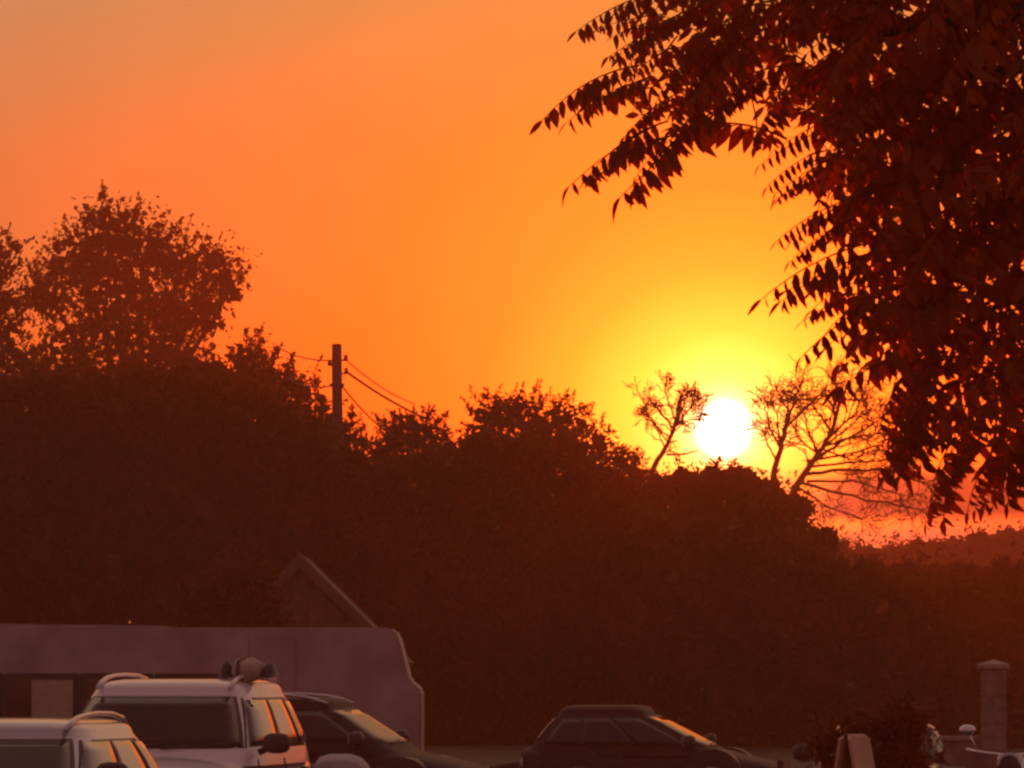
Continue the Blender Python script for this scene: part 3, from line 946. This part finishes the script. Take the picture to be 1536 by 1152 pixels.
for u in (-1, -0.9, -0.5, 0, 0.5, 0.9, 1):
    q = (1 - abs(u) ** 3) ** 0.5 * 0.85 + 0.15
    rws.append([(0.18 + u * 0.27, a, 0.80 + b + 0.04 * u) for a, b in [se(2.6, 0.14 * q, 0.13 * q, 2 * math.pi * k / 16) for k in range(16)]])
g = MB().grid(rws, True)
g.f += [tuple(range(16)), tuple(6 * 16 + k for k in range(16))]
g.build('fuel_tank', BLACK_PAINT, mc, True)
MB().box((-0.65, -0.13, 0.70), (-0.08, 0.13, 0.80)).build('saddle', RUBBER, mc, bevel=0.04)
MB().box((-0.25, -0.15, 0.30), (0.28, 0.15, 0.62)).build('engine', CHROME, mc, bevel=0.05)
MB().tube([(0.2, -0.17, 0.35), (-0.2, -0.19, 0.28), (-0.75, -0.20, 0.36)], [0.025, 0.03, 0.045], 10).build('exhaust_pipe', CHROME, mc, True)
MB().tube([(0.30, -0.40, 1.03), (0.42, -0.22, 1.0), (0.45, 0, 0.98), (0.42, 0.22, 1.0), (0.30, 0.40, 1.03)], 0.014, 8).build('handlebar', CHROME, mc, True)
hd = MB().tube([(0.46, 0, 0.90), (0.60, 0, 0.90), (0.625, 0, 0.90)], [0.06, 0.105, 0.11], 20).build('headlight', CHROME, mc, True)
MB().tube([(0.626, 0, 0.90), (0.634, 0, 0.90)], [0.088, 0.07], 20).build('lens', TRIM, hd, True)
for sy in (-1, 1):
    m_ = MB().tube([(0.37, sy * 0.30, 1.02), (0.40, sy * 0.36, 1.16)], 0.008, 6)
    rws = [[(0.41 + dx, sy * 0.38 + a, 1.20 + b) for a, b in [se(2.4, 0.075 * q, 0.05 * q, 2 * math.pi * k / 14) for k in range(14)]] for dx, q in ((0.03, 0.2), (0.025, 0.7), (0.0, 1.0), (-0.015, 0.95), (-0.016, 0.05))]
    m_.grid(rws, True)
    m_.build('mirror', CHROME, mc, True)

# ------------------------------------------------------------------ the near tree with hanging feather leaves
NX, NY = 2.9, 12.8
tree = empty('feather_leaf_tree', (NX, NY, 0), 0, 'near tree with hanging feathery compound leaves filling the upper right', 'tree')
OFF = Vector((NX, NY, 0))


CH = []


def compound_leaf(pairs, Lr, ll, droop, seed):
    """a rachis along +x that bows down (-z), with paired pointed leaflets hanging from it"""
    rnd = random.Random(seed)
    mb = MB()
    rp = []
    for k in range(9):
        t = k / 8
        rp.append(Vector((Lr * (t - 0.10 * droop * t * t), 0.01 * math.sin(3 * t + seed), -Lr * droop * 0.55 * t * t)))
    mb.tube(rp, [0.0030 - 0.0018 * k / 8 for k in range(9)], 4, False)

    def leaflet(p, d, up, ln):
        d = d.normalized()
        sd = d.cross(up).normalized()
        nn = sd.cross(d).normalized()
        wd = ln * rnd.uniform(0.34, 0.43)
        prof = [(0.0, 0.04), (0.15, 0.62), (0.38, 1.0), (0.62, 0.85), (0.84, 0.42), (1.0, 0.0)]
        curve = rnd.uniform(-0.1, 0.5)
        vs, fs = [], []
        for t, w in prof:
            c = p + d * ln * t + nn * (-curve * ln * t * t)
            for q in (-1, 0, 1):
                vs.append(c + sd * q * w * wd * 0.5 + nn * (0.12 * wd * abs(q) * w))
        for i in range(len(prof) - 1):
            for j in range(2):
                a = i * 3 + j
                fs.append((a, a + 1, a + 4, a + 3))
        mb.add(vs, fs)

    for k in range(pairs):
        t = 0.14 + 0.82 * k / (pairs - 1)
        i = min(7, int(t * 8))
        p = rp[i].lerp(rp[i + 1], t * 8 - i)
        tg = (rp[i + 1] - rp[i]).normalized()
        sz = ll * (0.72 + 0.5 * math.sin(math.pi * (0.15 + 0.75 * t))) * rnd.uniform(0.68, 1.2)
        for sy in (-1, 1):
            if rnd.random() < 0.08:
                continue
            d = tg * rnd.uniform(0.10, 0.45) + Vector((0, sy * rnd.uniform(0.40, 0.85), 0)) + Vector((-0.15, 0, rnd.uniform(-1.1, -0.45)))
            leaflet(p, d, Vector((0, 0, 1)) + tg * 0.3 + Vector((0, rnd.gauss(0, .3), 0)), sz)
    leaflet(rp[-1], (rp[-1] - rp[-2]) + Vector((0, 0, -0.02 * Lr)), Vector((0, 0.5, 1)), ll * 0.95)
    CH.append(rp[-1].copy())
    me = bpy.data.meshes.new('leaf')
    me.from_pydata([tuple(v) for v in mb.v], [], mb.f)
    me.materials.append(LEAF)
    me.polygons.foreach_set('use_smooth', [True] * len(me.polygons))
    me.update()
    return me


LV = [compound_leaf(random.choice((8, 9, 10)), 1.0 * 0.24, 0.048, random.uniform(0.15, 0.7), 100 + k) for k in range(10)]
LV += [compound_leaf(random.choice((5, 6)), 0.24, 0.068, random.uniform(0.3, 0.8), 300 + k) for k in range(4)]      # coarser leaves on the low boughs
LVn = []
for me in LV:
    a = np.empty(len(me.vertices) * 3, dtype=np.float32)
    me.vertices.foreach_get('co', a)
    LVn.append((a.reshape(-1, 3), [tuple(p.vertices) for p in me.polygons]))


def leaf_matrix(base, tip, roll, chord):
    d = (tip - base)
    ln = d.length
    x = d.normalized()
    z = Vector((0, 0, 1)) - x * x.z
    z.normalize()
    y = z.cross(x)
    M = Matrix((x, y, z)).transposed().to_4x4()
    M = M @ Matrix.Rotation(roll, 4, 'X') @ Matrix.Rotation(math.atan2(chord.z, chord.x), 4, 'Y')
    sc_ = ln / chord.length
    sc_ = max(0.7, min(1.5, sc_))
    return Matrix.Translation(base - OFF) @ M @ Matrix.Scale(sc_, 4)


sprays = [((985, -14), (866, 48)), ((1000, 20), (905, 40)), ((958, 98), (815, 182)), ((985, 120), (880, 160)), ((990, 185), (855, 276)), ((1005, 205), (890, 262)),
          ((1080, 165), (930, 297)), ((1040, 190), (955, 262)), ((1232, 195), (1147, 243)), ((1250, 250), (1168, 297)), ((1265, 300), (1168, 360)), ((1300, 365), (1144, 447)), ((1310, 400), (1180, 436)),
          ((1325, 440), (1203, 535)), ((1340, 470), (1240, 520)), ((1345, 540), (1252, 588)), ((1380, 600), (1322, 705)), ((1395, 560), (1340, 660)), ((1428, 680), (1388, 786)), ((1450, 640), (1405, 735)),
          ((1500, 660), (1452, 768)), ((1545, 690), (1486, 745)), ((1480, 560), (1430, 690)), ((1520, 600), (1480, 700)), ((1545, 600), (1510, 720)),
          ((1130, 120), (1060, 190)), ((1060, 60), (985, 150)), ((1010, 150), (940, 205)), ((1085, 40), (1000, 110)), ((1100, 90), (1010, 165)), ((1050, 10), (960, 70)), ((1060, 120), (1000, 200)), ((1240, 225), (1180, 262)), ((1270, 330), (1195, 385)), ((1330, 480), (1258, 545)), ((1290, 440), (1225, 470)), ((1400, 590), (1345, 700)), ((1420, 600), (1362, 712)), ((1460, 640), (1420, 740)), ((1400, 640), (1350, 690)), ((1440, 650), (1395, 760)), ((1530, 650), (1475, 735)), ((1550, 660), (1512, 752)), ((1380, 540), (1320, 640)), ((1370, 610), (1335, 690)), ((1180, 130), (1150, 190)), ((1000, 60), (930, 118)), ((990, 40), (935, 75)), ((1180, 100), (1095, 160))]
placed = []
for b, tp_ in sprays:
    D = random.uniform(11.3, 12.4)
    B, T = at(*b, D), at(*tp_, D)
    T.y += random.uniform(-0.05, 0.05)
    placed.append((B, T, random.uniform(-0.25, 0.25), 2))
    j = Vector((random.uniform(0.01, 0.035), random.uniform(-0.1, 0.1), random.uniform(-0.025, 0.03)))
    placed.append((B + j, B.lerp(T, random.uniform(0.8, 0.97)) + j, random.uniform(-0.5, 0.5), 2))
poly = [(985, -40), (958, 30), (948, 110), (958, 180), (1000, 215), (1060, 178), (1110, 150), (1160, 170), (1215, 205), (1215, 285), (1228, 350), (1270, 400), (1268, 470), (1300, 545),
        (1330, 590), (1325, 690), (1360, 705), (1395, 650), (1420, 720), (1450, 690), (1500, 720), (1600, 720), (1900, 640), (2050, 200), (2000, -420), (1500, -520), (1000, -330)]


def inside(x, y):
    c = False
    j = len(poly) - 1
    for i in range(len(poly)):
        if (poly[i][1] > y) != (poly[j][1] > y) and x < (poly[j][0] - poly[i][0]) * (y - poly[i][1]) / (poly[j][1] - poly[i][1]) + poly[i][0]:
            c = not c
        j = i
    return c


def thin(x, y):
    """the crown is looser towards its lower fringe and around a few openings"""
    k = 1.0
    for gx, gy, gr, a in ((1110, 130, 60, 0.8), (1050, 75, 75, 0.62), (1310, 330, 50, 0.5), (1390, 610, 80, 0.6), (1480, 600, 80, 0.6), (1250, 480, 60, 0.4), (1340, 380, 70, 0.35), (1290, 250, 40, 0.3), (1440, 480, 60, 0.3), (980, 130, 60, 0.3)):
        k *= 1 - a * math.exp(-((x - gx) ** 2 + (y - gy) ** 2) / (gr * gr))
    return k


cnt = 0
while cnt < 1500:
    x, y = random.uniform(900, 2050), random.uniform(-520, 780)
    if not inside(x, y) or random.random() > thin(x, y):
        continue
    if x > 1620 and random.random() < 0.6:
        continue
    D = random.gauss(12.6, 0.9)
    if D < 10.8 or D > 15:
        continue
    ln = random.uniform(100, 165)
    aa = R(random.gauss(215, 26))            # tip lies down and to the left of the base
    tip = at(x, y, D)
    base = at(x - ln * math.cos(aa), y + ln * math.sin(aa), D) + Vector((0, random.uniform(-0.12, 0.12), 0))
    placed.append((base, tip, random.gauss(0, 0.5), 0 if (x > 1600 or y < -60) else 1))
    cnt += 1

# the 300 that show largest are leaves of their own, the rest one mass
order = sorted(range(len(placed)), key=lambda i: (-placed[i][3], placed[i][1].y + placed[i][1].x * 0.8))
singles = set(order[:300])
SV, SF, base_i = [], [], 0
for i, (B, T, roll, _) in enumerate(placed):
    low_bough = T.z < 3.25 and T.x > 0.75
    k = random.randrange(10, 14) if low_bough and random.random() < 0.75 else random.randrange(10)
    M = leaf_matrix(B, T, roll, CH[k])
    if i in singles:
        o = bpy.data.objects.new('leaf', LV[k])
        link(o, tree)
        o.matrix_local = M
    else:
        co, fs = LVn[k]
        A = np.array(M)
        SV.append(co @ A[:3, :3].T + A[:3, 3])
        SF += [tuple(v + base_i for v in f) for f in fs]
        base_i += len(co)
SV = np.concatenate(SV)
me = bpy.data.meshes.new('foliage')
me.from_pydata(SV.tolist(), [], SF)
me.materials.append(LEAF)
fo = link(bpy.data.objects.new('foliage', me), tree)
fo['kind'] = 'stuff'
# a dangling seed stalk
a, b = at(1128, 150, 11.8) - OFF, at(1136, 205, 11.8) - OFF
sp = MB().tube([a, a.lerp(b, 0.5) + Vector((0.004, 0, 0)), b], 0.0022, 5)
d = Vector((0, 0, -1))
sp.tube([b, b + d * 0.006, b + d * 0.018, b + d * 0.030, b + d * 0.036], [0.003, 0.008, 0.011, 0.008, 0.002], 8)
sp.build('seed_stalk', BARK, tree, True)
# trunk and boughs
MB().tube([(0, 0, -0.1), (0.05, 0.02, 0.9), (-0.02, 0, 1.9), (-0.12, 0.05, 2.7)], [0.26, 0.20, 0.18, 0.15], 14).build('trunk', BARK, tree, True)
st0 = Vector((-0.12, 0.05, 2.65))
for tx, ty, D, r in ((1560, 300, 12.6, 0.07), (1420, 120, 12.4, 0.06), (1250, 60, 12.2, 0.045), (1640, 560, 13.0, 0.05), (1500, -200, 12.9, 0.06), (1800, -250, 13.2, 0.07), (1900, 250, 12.2, 0.06), (1480, 470, 12.3, 0.035)):
    e = at(tx, ty, D) - OFF
    m1 = st0.lerp(e, 0.4) + Vector((0, 0, 0.18 + 0.1 * (e - st0).length))
    m2 = st0.lerp(e, 0.75) + Vector((0, 0, 0.12 + 0.06 * (e - st0).length))
    MB().tube([st0, m1, m2, e], [r, r * 0.75, r * 0.5, r * 0.15], 8).build('bough', BARK, tree, True)

# ------------------------------------------------------------------ added haze, tinted to imitate the red veil of lens glare
HAZE = 0.0011
if HAZE:
    hb = MB().box((-720, -215, -1.4), (720, 720, 30)).build('haze', None)
    hm = bpy.data.materials.new('haze')
    hm.use_nodes = True
    hn = hm.node_tree
    hn.nodes.clear()
    pv = hn.nodes.new('ShaderNodeVolumePrincipled')
    pv.inputs['Color'].default_value = (1.0, 0.52, 0.28, 1)
    pv.inputs['Density'].default_value = HAZE
    pv.inputs['Anisotropy'].default_value = 0.55
    ho = hn.nodes.new('ShaderNodeOutputMaterial')
    hn.links.new(pv.outputs[0], ho.inputs['Volume'])
    hb.data.materials.clear()
    hb.data.materials.append(hm)
    hb['kind'] = 'stuff'
    hb['label'] = 'thin warm haze added over the whole place to imitate lens glare'
